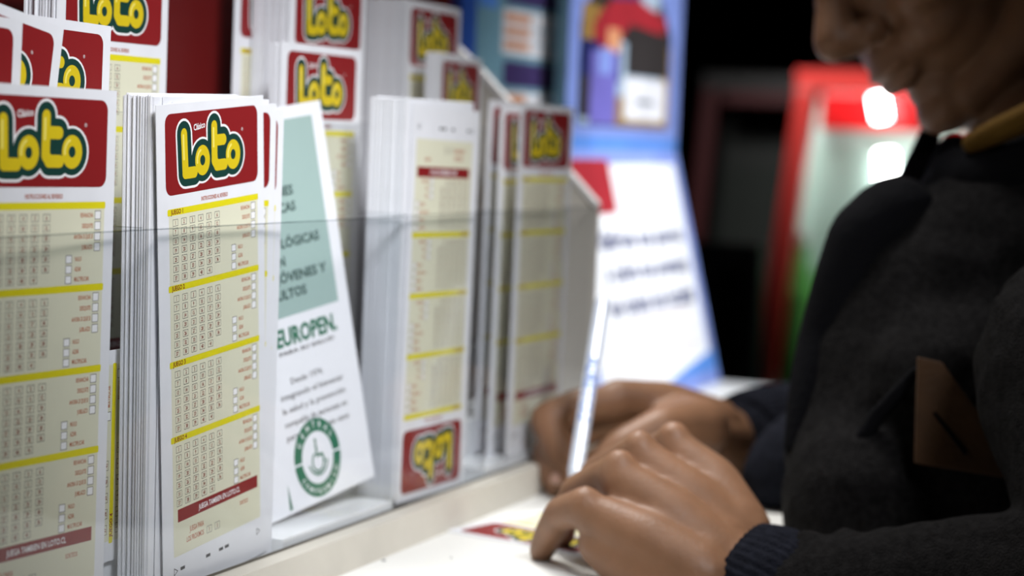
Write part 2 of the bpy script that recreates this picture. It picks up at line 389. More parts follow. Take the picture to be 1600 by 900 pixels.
# ------------------------------------------------------------------ the leaflet
def leaflet():
    LW, LH = .100, .1945
    mb = MB(); mb.box(0, LW, 0, .0006, 0, LH, mat('glossy_paper', (0.80, 0.81, 0.84), 0.3)); p = Print(mb, -.00003); rt = LW
    p.rect(.012, rt-.0095, .0935, .1880, TEAL, 1)
    DG = mat('ink_green_black', (0.02, 0.05, 0.045), .5)
    def fit(t, u, v, h, wd, mt, bold=.03):
        g = glyphs(t, bold); p.text(t, u, v, h, mt, 2, wd/(g[2]*h/.7), 'L', bold)
    for t, v, wd in (('EN', .176, .011), ('ÓN', .162, .011), ('ONES', .1465, .023), ('DICAS', .1385, .024), ('OLÓGICAS', .1215, .042), ('EN', .1130, .011), ('JÓVENES Y', .1050, .046), ('ULTOS', .0970, .027)):
        fit(t, .0395+(v-.10)*.10, v+.005, .0045, wd-.002, DG)
    fit('EUROPEN.', .033, .0800, .0082, .053, LGREEN, .04)
    fit('PARA SU SALUD', .034, .0755, .0019, .048, GREY)
    for i, t in enumerate(('Desde 1974,', 'integrando el bienestar', 'la salud y la prevención', 'compañía de personas en', 'para una vida más sana')):
        fit(t, .040 if i == 0 else .030, .0610-.0066*i, .0030, .028 if i == 0 else .055, GREY, .01)
    c = (rt-.047, .0215)
    p.ell(c, .0200, .0195, LGREEN, 2, 48); p.ell(c, .0135, .0130, mat('glossy_paper', (1, 1, 1)), 3, 40)
    p.rect(c[0]-.021, c[0]+.021, c[1]-.0006, c[1]+.0004, mat('glossy_paper', (1, 1, 1)), 3)  # pale band across the emblem is a reflection line, painted on
    for i, ch in enumerate('CENTRAL'):
        a = radians(90+(3-i)*19); p.text(ch, c[0]+.0150*cos(a), c[1]+.0150*sin(a), .0030, WHITE, 4, .9, 'C', .02, a-pi/2)
    for i, ch in enumerate('COMPROMISO'):
        a = radians(-90-(4.5-i)*13); p.text(ch, c[0]+.0180*cos(a), c[1]+.0180*sin(a), .0026, WHITE, 4, .9, 'C', .02, a+pi/2)
    # the little seated figure inside the ring
    p.ell((c[0]-.0005, c[1]+.0085), .0010, .0011, LGREEN, 4); p.stroke((c[0]-.0005, c[1]+.0065), (c[0]-.0005, c[1]+.001), .0008, LGREEN, 4)
    p.stroke((c[0]-.0005, c[1]+.001), (c[0]+.004, c[1]+.001), .0007, LGREEN, 4); p.stroke((c[0]+.004, c[1]+.001), (c[0]+.0055, c[1]-.003), .0007, LGREEN, 4)
    for i in range(12):
        a, b = radians(120+i*20), radians(140+i*20)
        p.stroke((c[0]-.0002+.0048*cos(a), c[1]-.002+.0048*sin(a)), (c[0]-.0002+.0048*cos(b), c[1]-.002+.0048*sin(b)), .0006, LGREEN, 4)
    for i in range(7):
        a, b = radians(200+i*20), radians(220+i*20)
        p.stroke((c[0]+.0085*cos(a), c[1]+.0085*sin(a)), (c[0]+.0085*cos(b), c[1]+.0085*sin(b)), .0006, LGREEN, 4)
    p.poly([(.024, .002), (.0265, .002), (.025, .015)], LGREEN, 2)
    mb.flat = True
    o = mb.build('leaflet')
    o.matrix_world = Matrix.Translation((.1150, .0160, .0206)) @ Matrix.Rotation(R(-7), 4, 'Z') @ Matrix.Rotation(R(-7.5), 4, 'X') @ Matrix.Rotation(R(-7), 4, 'Y')
    tag(o, 'white leaflet with sage green panel and round green emblem leaning in the rack', 'leaflet')
leaflet()

# slip on the counter
o = slip(0, 0, 0, 'slip lying flat on the counter under the hands, being filled in')
d = (Vector((.2314, -.1036, 0))-Vector((.2530, -.0181, 0))).normalized()
# the header edge of the slip lies nearest the camera, its body runs away from it
ux = -d; vz = Vector((d.y, -d.x, 0));
if vz.x > 0: vz = -vz
nn = ux.cross(vz); 
o.matrix_world = Matrix(((ux.x, nn.x*-1, vz.x, 0), (ux.y, nn.y*-1, vz.y, 0), (ux.z, nn.z*-1, vz.z, 0), (0, 0, 0, 1)))
corner = Vector((.2530, -.0181, .0006))
M = o.matrix_world.copy(); off = corner - (M @ Vector((W, 0, H))); M.translation = off
if (M.to_3x3() @ Vector((0, -1, 0))).z < 0:
    M = M @ Matrix.Translation((W, 0, 0)) @ Matrix.Scale(-1, 4, (1, 0, 0)); M = M
o.matrix_world = M
mb = MB(); r0 = random.Random(5)
for (x, y) in ((600, 876), (655, 842), (705, 872), (520, 884), (760, 880)):
    p0 = CAM + (at(x, y, 1)-CAM)*(-CAM.z/(at(x, y, 1)-CAM).z); k = 7; s_ = .0011 if x == 600 else .0004
    mb = MB(); mb.prism([(p0.x+s_*cos(2*pi*i/k)*r0.uniform(.7, 1.3), p0.y+s_*sin(2*pi*i/k)*r0.uniform(.7, 1.3)) for i in range(k)], 'z', .00001, .0003, BLACK)
    tag(mb.build('speck'), 'tiny dark speck of dirt on the white counter in front of the rack', 'speck', 'specks on the counter')

# ------------------------------------------------------------------ boards behind the rack
def board(name, x0, x1, y, z0, z1, paint, label, cat, th=.006):
    mb = MB(); mb.box(x0, x1, y, y+th, z0, z1, mat('board_white', (0.75, 0.77, 0.8), .4)); p = Print(mb, y-.0002, .0001); paint(p); mb.flat = True
    return tag(mb.build(name), label, cat)
def ink(n, c): return mat('print_'+n, c, .45, noise=.12, nscale=25)
cB, cP, cT, cO, cV = ink('blue', (.03, .10, .45)), ink('periwinkle', (.22, .30, .68)), ink('teal', (.17, .33, .42)), ink('orange', (.62, .28, .14)), ink('plum', (.05, .03, .12))
cS, cN, cR, cK, cG, cY = ink('sky', (.10, .27, .72)), ink('navy', (.01, .015, .10)), ink('red', (.36, .02, .03)), ink('charcoal', (.03, .025, .025)), ink('pale', (.62, .62, .66)), ink('ochre', (.32, .19, .05))
cL = ink('light', (.72, .72, .76)); cVi = ink('violet', (.16, .14, .48)); cM = ink('mist', (.36, .46, .56))
def p1(p):
    # coordinates: x along the counter, z up
    p.rect(.535, .602, .02, .40, cN, 1); p.rect(.574, .602, .215, .40, cB, 2)
    p.rect(.602, .800, .02, .40, cT, 1)
    for i in range(9): p.rect(.606, .640, .12+.03*i, .133+.03*i, (cS, cM, cT)[i % 3], 2)
    p.rrect(.655, .778, .306, .335, .003, cV, 3); p.rrect(.650, .778, .269, .302, .003, cL, 3)
    for i in range(3): p.rect(.655, .705, .273+.010*i, .279+.010*i, cO, 4)
    p.rect(.715, .765, .278, .280, cM, 4); p.rect(.715, .765, .288, .290, cM, 4)
    p.rrect(.655, .780, .246, .264, .003, cV, 3); p.rrect(.650, .782, .222, .242, .003, cL, 3)
    p.rect(.655, .700, .232, .240, cO, 4); p.rrect(.650, .780, .19, .218, .003, cV, 3)
    for i in range(4): p.rect(.784, .798, .21+.035*i, .232+.035*i, (cM, cS)[i % 2], 2)
board('advert_board', .535, .800, .125, .0, .40, p1, 'teal and blue advert board with orange-lettered labels behind the rack end', 'board')
st = empty('poster_stand', (.85, .1, 0)); tag(st, 'blue-framed poster stand with slanted white lower poster on the counter', 'poster stand')
def sp(mb, name):
    o = mb.build(name, st); o.matrix_parent_inverse = Matrix.Translation((-.85, -.1, 0)); return o
XL, XR = .738, 1.022
mb = MB(); mb.box(XL, XR, .106, .116, .0, .40, cT); p = Print(mb, .1058, .0001)
p.rect(XL, XR, .20, .40, cP, 1); p.rect(XL, XR, .202, .211, cS, 2)
def pic(a, b, c, d, mt, n=4): p.rrect(.765+a*.225, .765+b*.225, .2215+c*.117, .2215+d*.117, .003, mt, n)
p.poly([(.762, .2200), (.992, .2200), (.992, .300), (.955, .335), (.930, .36), (.830, .36), (.800, .335), (.762, .300)], cK, 3)
pic(0, 1, 0, .58, cM, 4); pic(.0, .20, .52, .80, cY, 5)
p.poly([(.800, .308), (.835, .322), (.90, .326), (.975, .314), (.970, .300), (.88, .305), (.845, .285), (.815, .275), (.805, .290)], cR, 6)
pic(.12, .40, .46, .70, cR, 5); pic(.26, .40, .50, .66, cO, 7); pic(.48, .98, .36, .68, cK, 6); pic(.0, .42, .30, .56, cN, 5)
pic(.10, .38, .0, .50, cVi, 7); pic(.18, .32, .34, .52, cP, 8); pic(.0, .12, .04, .32, cK, 6); pic(.36, 1., .0, .20, cY, 5); pic(.90, 1., .0, .60, cY, 5); pic(.47, .95, .04, .34, cL, 7); pic(.60, .82, .16, .19, cM, 8)
pic(.30, .60, .86, 1.1, cV, 5); pic(.62, .84, .84, 1.05, cM, 5)
mb.flat = True; sp(mb, 'picture_panel')
# lower slanted poster
LXL = .702; LWID = XR-.012-LXL; Hs = .2052
mb = MB(); mb.box(0, LWID, 0, .004, 0, Hs, mat('board_white', (.7, .7, .7))); p = Print(mb, -.0002, .0001)
p.rect(0, LWID, 0, Hs, cP, 1); p.rect(.012, LWID-.016, .012, Hs-.010, mat('poster_paper', (.84, .85, .88), .35), 2)
p.rrect(.016, .120, Hs-.050, Hs-.006, .004, cR, 4)
ink_t = mat('ink_slate', (.12, .13, .22), .5)
for t, v, h in (('disfruta tus juegos', .127, .0150), ('y cobra tus premios', .101, .0150), ('en todos los locales', .074, .0165)):
    p.text(t, .062, v, h, ink_t, 4, .215/(glyphs(t, .04)[2]*h/.7), 'L', .04)
lt = ink('rose_grey', (.60, .50, .50))
for v in (.066, .052, .038): p.rect(.10, LWID-.05, v, v+.003, lt, 4)
p.poly([(.16, .012), (LWID-.004, .012), (LWID-.004, .030), (.22, .020)], cS, 5)
mb.flat = True; o = mb.build('slanted_poster', st)
ang = math.atan2(.050, .200)
o.matrix_world = Matrix.Translation((LXL, .052, .0005)) @ Matrix.Rotation(-ang, 4, 'X')
mb = MB(); mb.prism([(.060, .0), (.105, .0), (.105, .19)], 'x', XR-.016, XR-.011, cB); mb.prism([(.060, .0), (.105, .0), (.105, .19)], 'x', XL+.006, XL+.011, cB); sp(mb, 'bracket')

# ------------------------------------------------------------------ coolers in the dark behind
def to_yz(x, y, d): q = at(x, y, d); return (q.y, q.z)
def cooler(d, tl, bl, w_, frame, inner_mats, label, lit):
    """slant-fronted display cooler seen from its glazed end"""
    a = Vector(to_yz(*tl, d)); b = Vector(to_yz(*bl, d)); X = at(*tl, d).x
    sl = (a.x-b.x)/(a.y-b.y); yb = b.x+sl*(FLOOR+.12-b.y)
    root = empty('display_cooler', (X+.3, a.x-w_/2, FLOOR)); tag(root, label, 'cooler')
    def ad(mb, n, bevel=0):
        o = mb.build(n, root, bevel=bevel); o.matrix_parent_inverse = Matrix.Translation((-(X+.3), -(a.x-w_/2), -FLOOR)); return o
    ya, za = a.x, a.y; yr = ya-w_; f = .032
    outer = [(ya, za), (yb, FLOOR+.12), (yr, FLOOR+.12), (yr, za)]
    # end frame bars
    mb = MB(); mb.prism([(ya, za), (yb, FLOOR+.12), (yb-f, FLOOR+.12), (ya-f, za)], 'x', X, X+.03, frame); ad(mb, 'front_post', .004)
    rd = .062 if lit else .03
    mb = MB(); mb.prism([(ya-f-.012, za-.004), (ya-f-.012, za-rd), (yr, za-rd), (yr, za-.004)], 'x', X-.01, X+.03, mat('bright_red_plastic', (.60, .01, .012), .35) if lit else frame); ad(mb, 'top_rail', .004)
    mb = MB(); mb.prism([(yb-f, FLOOR+.12), (yb-f, FLOOR+.45), (yr, FLOOR+.45), (yr, FLOOR+.12)], 'x', X, X+.03, frame); ad(mb, 'lower_panel')
    mb = MB(); mb.prism([(yr, za-.085), (yr, FLOOR+.45), (yr+f, FLOOR+.45), (yr+f, za-.085)], 'x', X, X+.03, frame); ad(mb, 'back_post')
    mb = MB(); mb.prism([(ya-f, za-.085), (yb-f+.05, FLOOR+.45), (yr+f, FLOOR+.45), (yr+f, za-.085)], 'x', X+.012, X+.016, clear('cooler_glass_%d' % lit, (.92, .95, .93), .05)); ad(mb, 'side_glass')
    mb = MB(); mb.prism(outer, 'x', X+.15, X+.18, inner_mats[0]); ad(mb, 'far_end')
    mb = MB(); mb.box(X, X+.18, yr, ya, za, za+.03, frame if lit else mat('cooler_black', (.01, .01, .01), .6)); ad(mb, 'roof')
    mb = MB(); mb.box(X+.02, X+.17, yr, yb-f, FLOOR, FLOOR+.40, mat('cooler_base', (.02, .02, .02), .5)); ad(mb, 'base')
    if lit:
        for k, z in enumerate((-.52, -.20)):
            mb = MB(); mb.box(X+.035, X+.145, yr+.01, ya-f-.16+.02*(1-k), z, z+.012, inner_mats[1]); ad(mb, 'shelf')
    return X, ya, yr, za, root
fr = mat('red_frame_plastic', (.40, .03, .025), .4)
X_, ya, yr, za, CR = cooler(3.2, (1243, 138), (1163, 580), .62, fr, (mat('cooler_lining', (.36, .48, .44), .5), mat('shelf_white', (.6, .62, .6), .4)), 'red-framed slant-fronted cooler with lit glass end in the background', 1)
cg = mat('green_bottle_plastic', (.13, .42, .10), .3)
capw = mat('bottle_cap_pale', (.5, .55, .5), .4)
for k, zs in enumerate((-.508, -.188)):
    for j in range(6):
        b = empty('bottle', (X_+.085+.015*(j % 2), ya+.055-.055*k-.062*j, zs))
        tag(b, 'green bottle on the %s shelf of the red-framed cooler, blurred' % ('lower', 'upper')[k], 'bottle', 'green bottles in the cooler')
        hgt = .26
        mb = MB(); mb.cyl((0, 0, 0), (0, 0, hgt*.62), .028, .028, cg, 16); mb.cyl((0, 0, hgt*.62), (0, 0, hgt*.85), .028, .012, cg, 16, False); mb.cyl((0, 0, hgt*.85), (0, 0, hgt*.93), .012, .012, cg, 12); mb.build('bottle_body', b, smooth=False)
        mb = MB(); mb.cyl((0, 0, hgt*.93), (0, 0, hgt), .014, .014, capw, 12); mb.build('bottle_cap', b)
def glint(x, y, x2, y2, d, r, strength, label):  # reflections in the cooler glass, built as small glowing tubes
    root = empty('glint_tube', at(x, y, d)); root.parent = CR; root.matrix_parent_inverse = Matrix.Translation(-CR.location)
    e = mat('glint_glow_%d' % strength, (1, 1, 1), .5, emis=(1, .98, 1), estr=strength)
    mb = MB(); v = at(x2, y2, d)-at(x, y, d); mb.cyl((0, 0, 0), v, r, r, e, 12); mb.build('glowing_glint', root)
    mb = MB(); u = v.normalized(); mb.cyl(-u*.006, (0, 0, 0), r*1.15, r*1.15, capw, 12); mb.build('glint_end', root)
glint(1372, 150, 1378, 186, 3.10, .011, 22, 'short glowing white reflection on the red top rail of the cooler')
glint(1384, 238, 1388, 320, 3.3, .014, 22, 'tall glowing white reflection in the glass of the cooler')
glint(1434, 168, 1440, 174, 3.15, .006, 22, 'small bright lamp beside the man\'s chin on the cooler rail')
glint(1308, 272, 1311, 278, 3.4, .010, 3, 'dim round greenish reflection inside the cooler')
area('cooler_light', (X_+.06, ya-.28, za-.01), (X_+.10, ya-.28, 0), .40, .05, 0.9, (.95, 1, .97), 170)
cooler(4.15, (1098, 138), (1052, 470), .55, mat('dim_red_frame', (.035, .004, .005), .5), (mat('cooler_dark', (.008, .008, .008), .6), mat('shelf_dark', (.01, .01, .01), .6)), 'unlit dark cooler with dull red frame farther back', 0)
# grey chair
ch = empty('chair', (0, 0, 0)); tag(ch, 'dark chair with grey framed backrest in front of the unlit cooler', 'chair')
cgm = mat('chair_grey', (.09, .09, .10), .5); cbm = mat('chair_black', (.006, .006, .007), .7)
q = [at(1098, 378, 2.7), at(1200, 370, 2.7), at(1085, 640, 2.7), at(1190, 640, 2.7)]
ys = sorted((q[0].y, q[1].y)); xz = q[0].x; zt = q[0].z
mb = MB()
mb.box(xz, xz+.03, ys[0], ys[1]+.02, zt-.03, zt, cgm); mb.box(xz, xz+.03, ys[1]-.02, ys[1]+.02, zt-.42, zt-.03, cgm); mb.box(xz, xz+.03, ys[0], ys[0]+.02, zt-.42, zt-.03, cgm); mb.build('back_frame', ch)
mb = MB(); mb.box(xz+.005, xz+.025, ys[0]+.02, ys[1]-.02, zt-.40, zt-.03, cbm); mb.build('backrest', ch)
mb = MB(); mb.box(xz-.02, xz+.40, ys[0], ys[1]+.02, zt-.47, zt-.42, cbm); mb.build('seat', ch)
for a in (0, .36):
    for b in (ys[0], ys[1]-.01):
        mb = MB(); mb.box(xz+a, xz+a+.025, b, b+.025, FLOOR, zt-.47, cgm); mb.build('leg', ch)
# dark machine on the far wall with its faint reflection put on as a grey plate
mc = empty('machine', (4.6, .5, FLOOR)); tag(mc, 'black machine with a painted grey reflection at the very back, left of the face', 'machine')
q = at(1165, 105, 4.2)
mb = MB(); mb.box(0, .3, -.55, .35, 0, 2.1, mat('machine_black', (.006, .006, .007), .5)); mb.build('housing', mc)
mb = MB(); mb.box(-.02, 0, q.y-.5-.04, q.y-.5+.04, q.z-FLOOR-.015, q.z-FLOOR+.035, mat('reflection_grey', (.22, .23, .24), .5)); mb.build('grey_reflection', mc)

# ------------------------------------------------------------------ the man
def ico(bm, c, r, sc=(1, 1, 1), M=None, sub=2):
    mt = Matrix.Translation(c) @ (M.to_4x4() if M else Matrix.Identity(4)) @ Matrix.Diagonal((*(r*s for s in sc), 1))
    bmesh.ops.create_icosphere(bm, subdivisions=sub, radius=1, matrix=mt)
def rcone(bm, a, b, ra, rb, n=20):
    a = Vector(a); b = Vector(b)
    ico(bm, a, ra); ico(bm, b, rb)
    d = b-a; L = d.length
    if L < 1e-5: return
    # tangent frustum between the two spheres
    sn = max(-.95, min(.95, (ra-rb)/L)); cs = math.sqrt(1-sn*sn); d = d/L; u = d.orthogonal().normalized(); v = d.cross(u)
    A, B = a+d*ra*sn, b+d*rb*sn; vs = []
    for P, r in ((A, ra*cs*.998), (B, rb*cs*.998)):
        for i in range(n): vs.append(bm.verts.new(P+(u*cos(2*pi*i/n)+v*sin(2*pi*i/n))*r))
    for i in range(n): bm.faces.new((vs[i], vs[(i+1) % n], vs[(i+1) % n+n], vs[i+n]))
    bm.faces.new(vs[:n][::-1]); bm.faces.new(vs[n:])
def chain(bm, pts):
    P = [(at(*p[:3]), p[3]) if len(p) == 4 else (Vector(p[0]), p[1]) for p in pts]
    for (a, ra), (b, rb) in zip(P, P[1:]): rcone(bm, a, b, ra, rb)
def blob(bm, name, mt, parent, voxel, smooth=6, fac=.6, disp=None):
    me = bpy.data.meshes.new(name); bm.to_mesh(me); bm.free(); me.materials.append(mt)
    o = bpy.data.objects.new(name, me); COL.objects.link(o); o.parent = parent
    r = o.modifiers.new('remesh', 'REMESH'); r.mode = 'VOXEL'; r.voxel_size = voxel; r.use_smooth_shade = True
    s = o.modifiers.new('smooth', 'SMOOTH'); s.iterations = smooth; s.factor = fac
    if disp:
        t = bpy.data.textures.new(name, 'CLOUDS'); t.noise_scale = disp[0]; t.noise_depth = 2
        dm = o.modifiers.new('folds', 'DISPLACE'); dm.texture = t; dm.strength = disp[1]; dm.mid_level = .5; dm.texture_coords = 'LOCAL'
    return o
man = empty('person', (0, 0, 0))
tag(man, 'man in dark wool jacket bending over the counter, writing with a pen', 'person')
SKIN = mat('skin', (.215, .108, .058), .48, spec=.35, sub=.15, noise=.10, nscale=60, bump=.15, bscale=500)

bm = bmesh.new()
# --- left hand, resting palm down
chain(bm, [(925, 803, .985, .0105), (1010, 850, .975, .0155), (1095, 905, .965, .018)])
chain(bm, [(966, 748, 1.00, .0112), (1050, 815, .99, .0165), (1120, 885, .98, .019)])
chain(bm, [(1003, 718, 1.02, .0112), (1075, 785, 1.01, .0165), (1140, 860, 1.0, .019)])
chain(bm, [(1052, 702, 1.04, .0108), (1110, 760, 1.03, .0160), (1152, 835, 1.01, .018)])
chain(bm, [(935, 850, .985, .0105), (1000, 890, .975, .016), (1080, 935, .965, .020)])
chain(bm, [(1000, 800, 1.0, .015), (1040, 860, .99, .018), (1100, 900, .985, .020)])
for a_, b_ in (((1000, 800, .998, .0115), (1100, 890, .975, .019)), ((1050, 772, 1.012, .0115), (1125, 870, .99, .0195)), ((1092, 748, 1.032, .0115), (1145, 845, 1.005, .0190)), ((965, 812, .996, .0105), (1060, 880, .975, .0180))): chain(bm, [a_, b_])
ico(bm, at(914, 786, .985), .0088); ico(bm, at(968, 728, 1.00), .0088); ico(bm, at(999, 697, 1.02), .0086); ico(bm, at(1052, 684, 1.04), .0090)
chain(bm, [(914, 792, .985, .0098), (876, 802, 1.0, .0084), (856, 838, 1.015, .0076), (846, 862, 1.022, .0066)])
chain(bm, [(968, 736, 1.0, .0100), (902, 768, 1.025, .0088), (880, 812, 1.045, .0076), (878, 838, 1.055, .0068)])
chain(bm, [(1000, 706, 1.02, .0100), (930, 742, 1.06, .0088), (912, 800, 1.075, .0076), (920, 818, 1.08, .0068)])
chain(bm, [(1052, 694, 1.04, .0100), (985, 722, 1.085, .0086), (960, 770, 1.10, .0075), (955, 790, 1.105, .0066)])
chain(bm, [(1120, 860, 1.02, .015), (1050, 845, 1.05, .0125), (990, 828, 1.07, .010), (955, 824, 1.08, .0085)])
chain(bm, [(1120, 900, .985, .024), (1200, 935, .970, .023), (1480, 950, .945, .028), (1780, 960, .90, .036)])
# --- right hand, holding the pen
DI = 1.222
chain(bm, [(962, 628, 1.235, .0112), (905, 634, 1.225, .0108), (856, 655, DI, .0112), (872, 700, 1.210, .0098), (896, 735, 1.200, .0080)])
chain(bm, [(985, 650, 1.25, .0100), (905, 675, 1.245, .0105), (858, 708, 1.228, .0108), (866, 742, 1.212, .0094), (873, 764, 1.203, .0076)])
chain(bm, [(1010, 690, 1.27, .010), (935, 740, 1.25, .0092), (915, 790, 1.235, .0080), (930, 806, 1.235, .007)])
chain(bm, [(1030, 720, 1.28, .010), (975, 770, 1.265, .0090), (965, 800, 1.25, .0080)])
chain(bm, [(1095, 668, 1.225, .0185), (1035, 668, 1.19, .0125), (972, 694, 1.175, .0092), (932, 722, 1.172, .0078), (922, 728, 1.172, .0074)])
chain(bm, [(962, 618, 1.235, .0105), (1040, 632, 1.25, .0145), (1115, 668, 1.27, .0190)])
chain(bm, [(985, 650, 1.26, .0110), (1060, 680, 1.27, .017), (1120, 700, 1.28, .021)])
chain(bm, [(1020, 712, 1.28, .012), (1080, 735, 1.28, .018), (1130, 728, 1.29, .020)])
chain(bm, [(1040, 660, 1.225, .0115), (1075, 655, 1.235, .016)])
chain(bm, [(1095, 690, 1.26, .023), (1145, 700, 1.29, .0255), (1300, 700, 1.36, .032), (1500, 660, 1.43, .042)])
# --- head, built in its own axes then set on the neck
py_, pp = radians(20), radians(36)
f0 = -RT*cos(pp)-UP*sin(pp); hu = UP*cos(pp)-RT*sin(pp); s0 = -FW
hf = f0*cos(py_)+s0*sin(py_); hs = s0*cos(py_)-f0*sin(py_)
nose_tip = at(1300, 102, 1.20)
HC = nose_tip - hf*.1205 + hu*.026
def hp(f, s, u): return HC+hf*f+hs*s+hu*u
HM = Matrix(((hf.x, hs.x, hu.x), (hf.y, hs.y, hu.y), (hf.z, hs.z, hu.z)))
def he(f, s, u, sc): ico(bm, hp(f, s, u), 1, sc, HM, 3)
def hc(pts):
    P = [(hp(*p[:3]), p[3]) for p in pts]
    for (a, ra), (b, rb) in zip(P, P[1:]): rcone(bm, a, b, ra, rb)
he(-.015, 0, .045, (.097, .076, .082)); he(.030, 0, .000, (.060, .060, .075)); he(.040, 0, -.045, (.048, .046, .045))
he(.058, 0, .050, (.026, .056, .036)); he(.079, 0, .024, (.014, .046, .010))
hc([(.082, 0, .024, .0085), (.098, 0, .002, .0090), (.1105, 0, -.016, .0125)]); he(.100, 0, -.020, (.016, .015, .0105))
for s in (-1, 1):
    he(.094, .0125*s, -.0225, (.011, .0075, .0085)); he(.062, .036*s, -.018, (.022, .022, .020)); he(.073, .031*s, .004, (.013, .016, .013))
    he(.060, .024*s, -.040, (.026, .022, .020))
    hc([(.066, .014*s, -.088, .0155), (.030, .040*s, -.078, .017), (-.008, .054*s, -.052, .018), (-.016, .064*s, -.005, .015)])
    he(-.016, .077*s, .000, (.016, .009, .030)); he(-.010, .083*s, .010, (.014, .005, .016))
he(.076, 0, -.044, (.022, .028, .018)); he(.0925, 0, -.0475, (.0080, .021, .0055)); he(.0900, 0, -.0580, (.0085, .019, .0058))
he(.070, 0, -.072, (.018, .022, .016)); he(.076, 0, -.086, (.0165, .021, .0150))
neck_b = at(1720, 330, 1.25)
for k, (s_, r_) in enumerate(((0, .058),)):
    rcone(bm, hp(-.030, 0, -.040), neck_b, .055, .062); rcone(bm, hp(.022, 0, -.082), at(1650, 300, 1.2), .026, .045)
# --- trunk under the clothes, shoulders and upper arms
Ls, Rs = Vector((.330, -.400, .150)), Vector((.640, -.370, .150))
Le, Re = at(1790, 960, .90), at(1500, 660, 1.43)
rcone(bm, Ls, Rs, .050, .050); rcone(bm, neck_b, (Ls+Rs)/2, .06, .075)
hips = Vector((.52, -.72, -.13))
rcone(bm, (Ls+Rs)/2+Vector((0, -.03, -.03)), hips, .095, .11)
rcone(bm, Ls, Le, .045, .038); rcone(bm, Rs, Re, .045, .040); 
body = blob(bm, 'body', SKIN, man, .0019, 7, .5)

# fingernails, eyelashes, hair
def nail(c, n, l, sz=(.0052, .0065)):
    """thin curved plate: c centre, n outward normal, l towards the fingertip"""
    c = at(*c); n = n.normalized(); l = (l-n*l.dot(n)).normalized(); s = n.cross(l); b2 = bmesh.new()
    M3 = Matrix(((s.x, l.x, n.x), (s.y, l.y, n.y), (s.z, l.z, n.z)))
    ico(b2, c, 1, (sz[0], sz[1], .0012), M3, 3)
    me = bpy.data.meshes.new('fingernail'); b2.to_mesh(me); b2.free(); me.materials.append(mat('nail', (.55, .33, .26), .25, spec=.6))
    for p in me.polygons: p.use_smooth = True
    o = bpy.data.objects.new('fingernail', me); COL.objects.link(o); o.parent = body; o['label'] = 'pale glossy fingernail'
nail((868, 752, 1.1985), -FW*.8-RT*.35, -UP, (.0036, .0052))
bm = bmesh.new()
for s in (1,):
    for k in range(14):
        t = (k-6.5)/6.5; a = hp(.0865-.010*t*t, .031+.0125*t, -.0040+.002*t*t); b = a+hf*.006-hu*.0035+hs*.002*t; rcone(bm, a, b, .0005, .0002, 6)
me = bpy.data.meshes.new('eyelashes'); bm.to_mesh(me); bm.free(); me.materials.append(mat('hair_black', (.008, .006, .005), .5))
o = bpy.data.objects.new('eyelashes', me); COL.objects.link(o); o.parent = man
bm = bmesh.new()
ico(bm, hp(-.030, 0, .062), 1, (.096, .083, .084), HM, 4); ico(bm, hp(-.060, 0, .020), 1, (.064, .077, .070), HM, 4)
for s in (-1, 1): ico(bm, hp(-.012, .073*s, .030), 1, (.016, .010, .026), HM, 3)
blob(bm, 'hair', mat('hair_dark', (.012, .009, .007), .55, bump=.6, bscale=300), man, .003, 3, .5, (.012, .004))
bm = bmesh.new()
for s in (-1, 1): ico(bm, hp(.0885, .028*s, .030), 1, (.006, .018, .0035), HM, 3)
me = bpy.data.meshes.new('eyebrows'); bm.to_mesh(me); bm.free(); me.materials.append(mat('hair_black', (0, 0, 0)))
o = bpy.data.objects.new('eyebrows', me); COL.objects.link(o); o.parent = man

WOOL = mat('charcoal_wool', (.0090, .0085, .0086), .95, spec=.05, noise=.45, nscale=260, bump=.9, bscale=900)
KNIT = mat('navy_knit', (.011, .012, .018), .95, spec=.05, noise=.3, nscale=200, bump=.9, bscale=700)
BLK = mat('black_cloth', (.004, .004, .005), .9, spec=.05, bump=.4, bscale=400)
MUS = mat('mustard_cloth', (.11, .058, .010), .9, spec=.1, bump=.4, bscale=500)
LEA = mat('brown_leather', (.055, .024, .007), .7, noise=.2, nscale=60, bump=.3, bscale=400)

# jacket front hanging towards the counter, chest, shoulders
bm = bmesh.new()
chain(bm, [(1478, 412, 1.12, .040), (1475, 470, 1.12, .055), (1425, 570, 1.12, .060), (1388, 690, 1.11, .056), (1372, 750, 1.09, .048), (1348, 795, 1.065, .044)])
chain(bm, [(1478, 412, 1.12, .040), (1600, 430, 1.14, .070), (1760, 480, 1.15, .10)])
chain(bm, [(1425, 570, 1.12, .058), (1650, 620, 1.15, .11)]); chain(bm, [(1385, 720, 1.10, .050), (1620, 760, 1.12, .075)])
rcone(bm, Ls+Vector((0, 0, .0)), Rs, .085, .085)
rcone(bm, (Ls+Rs)/2+Vector((0, -.02, -.02)), hips+Vector((0, -.02, .02)), .125, .150)
# folds running down the front
for a, b in (((1400, 420), (1290, 800)), ((1520, 400), (1345, 790)), ((1600, 350), (1420, 620)), ((1560, 420), (1390, 760))):
    chain(bm, [(a[0]+12, a[1], 1.105, .008), ((a[0]+b[0])/2+22, (a[1]+b[1])/2, 1.072, .013), (b[0]+12, b[1]-60, 1.062, .009)])
chain(bm, [(1490, 620, 1.085, .058), (1540, 720, 1.08, .055)])
jk = blob(bm, 'jacket', WOOL, man, .0035, 12, .5, (.05, .006))
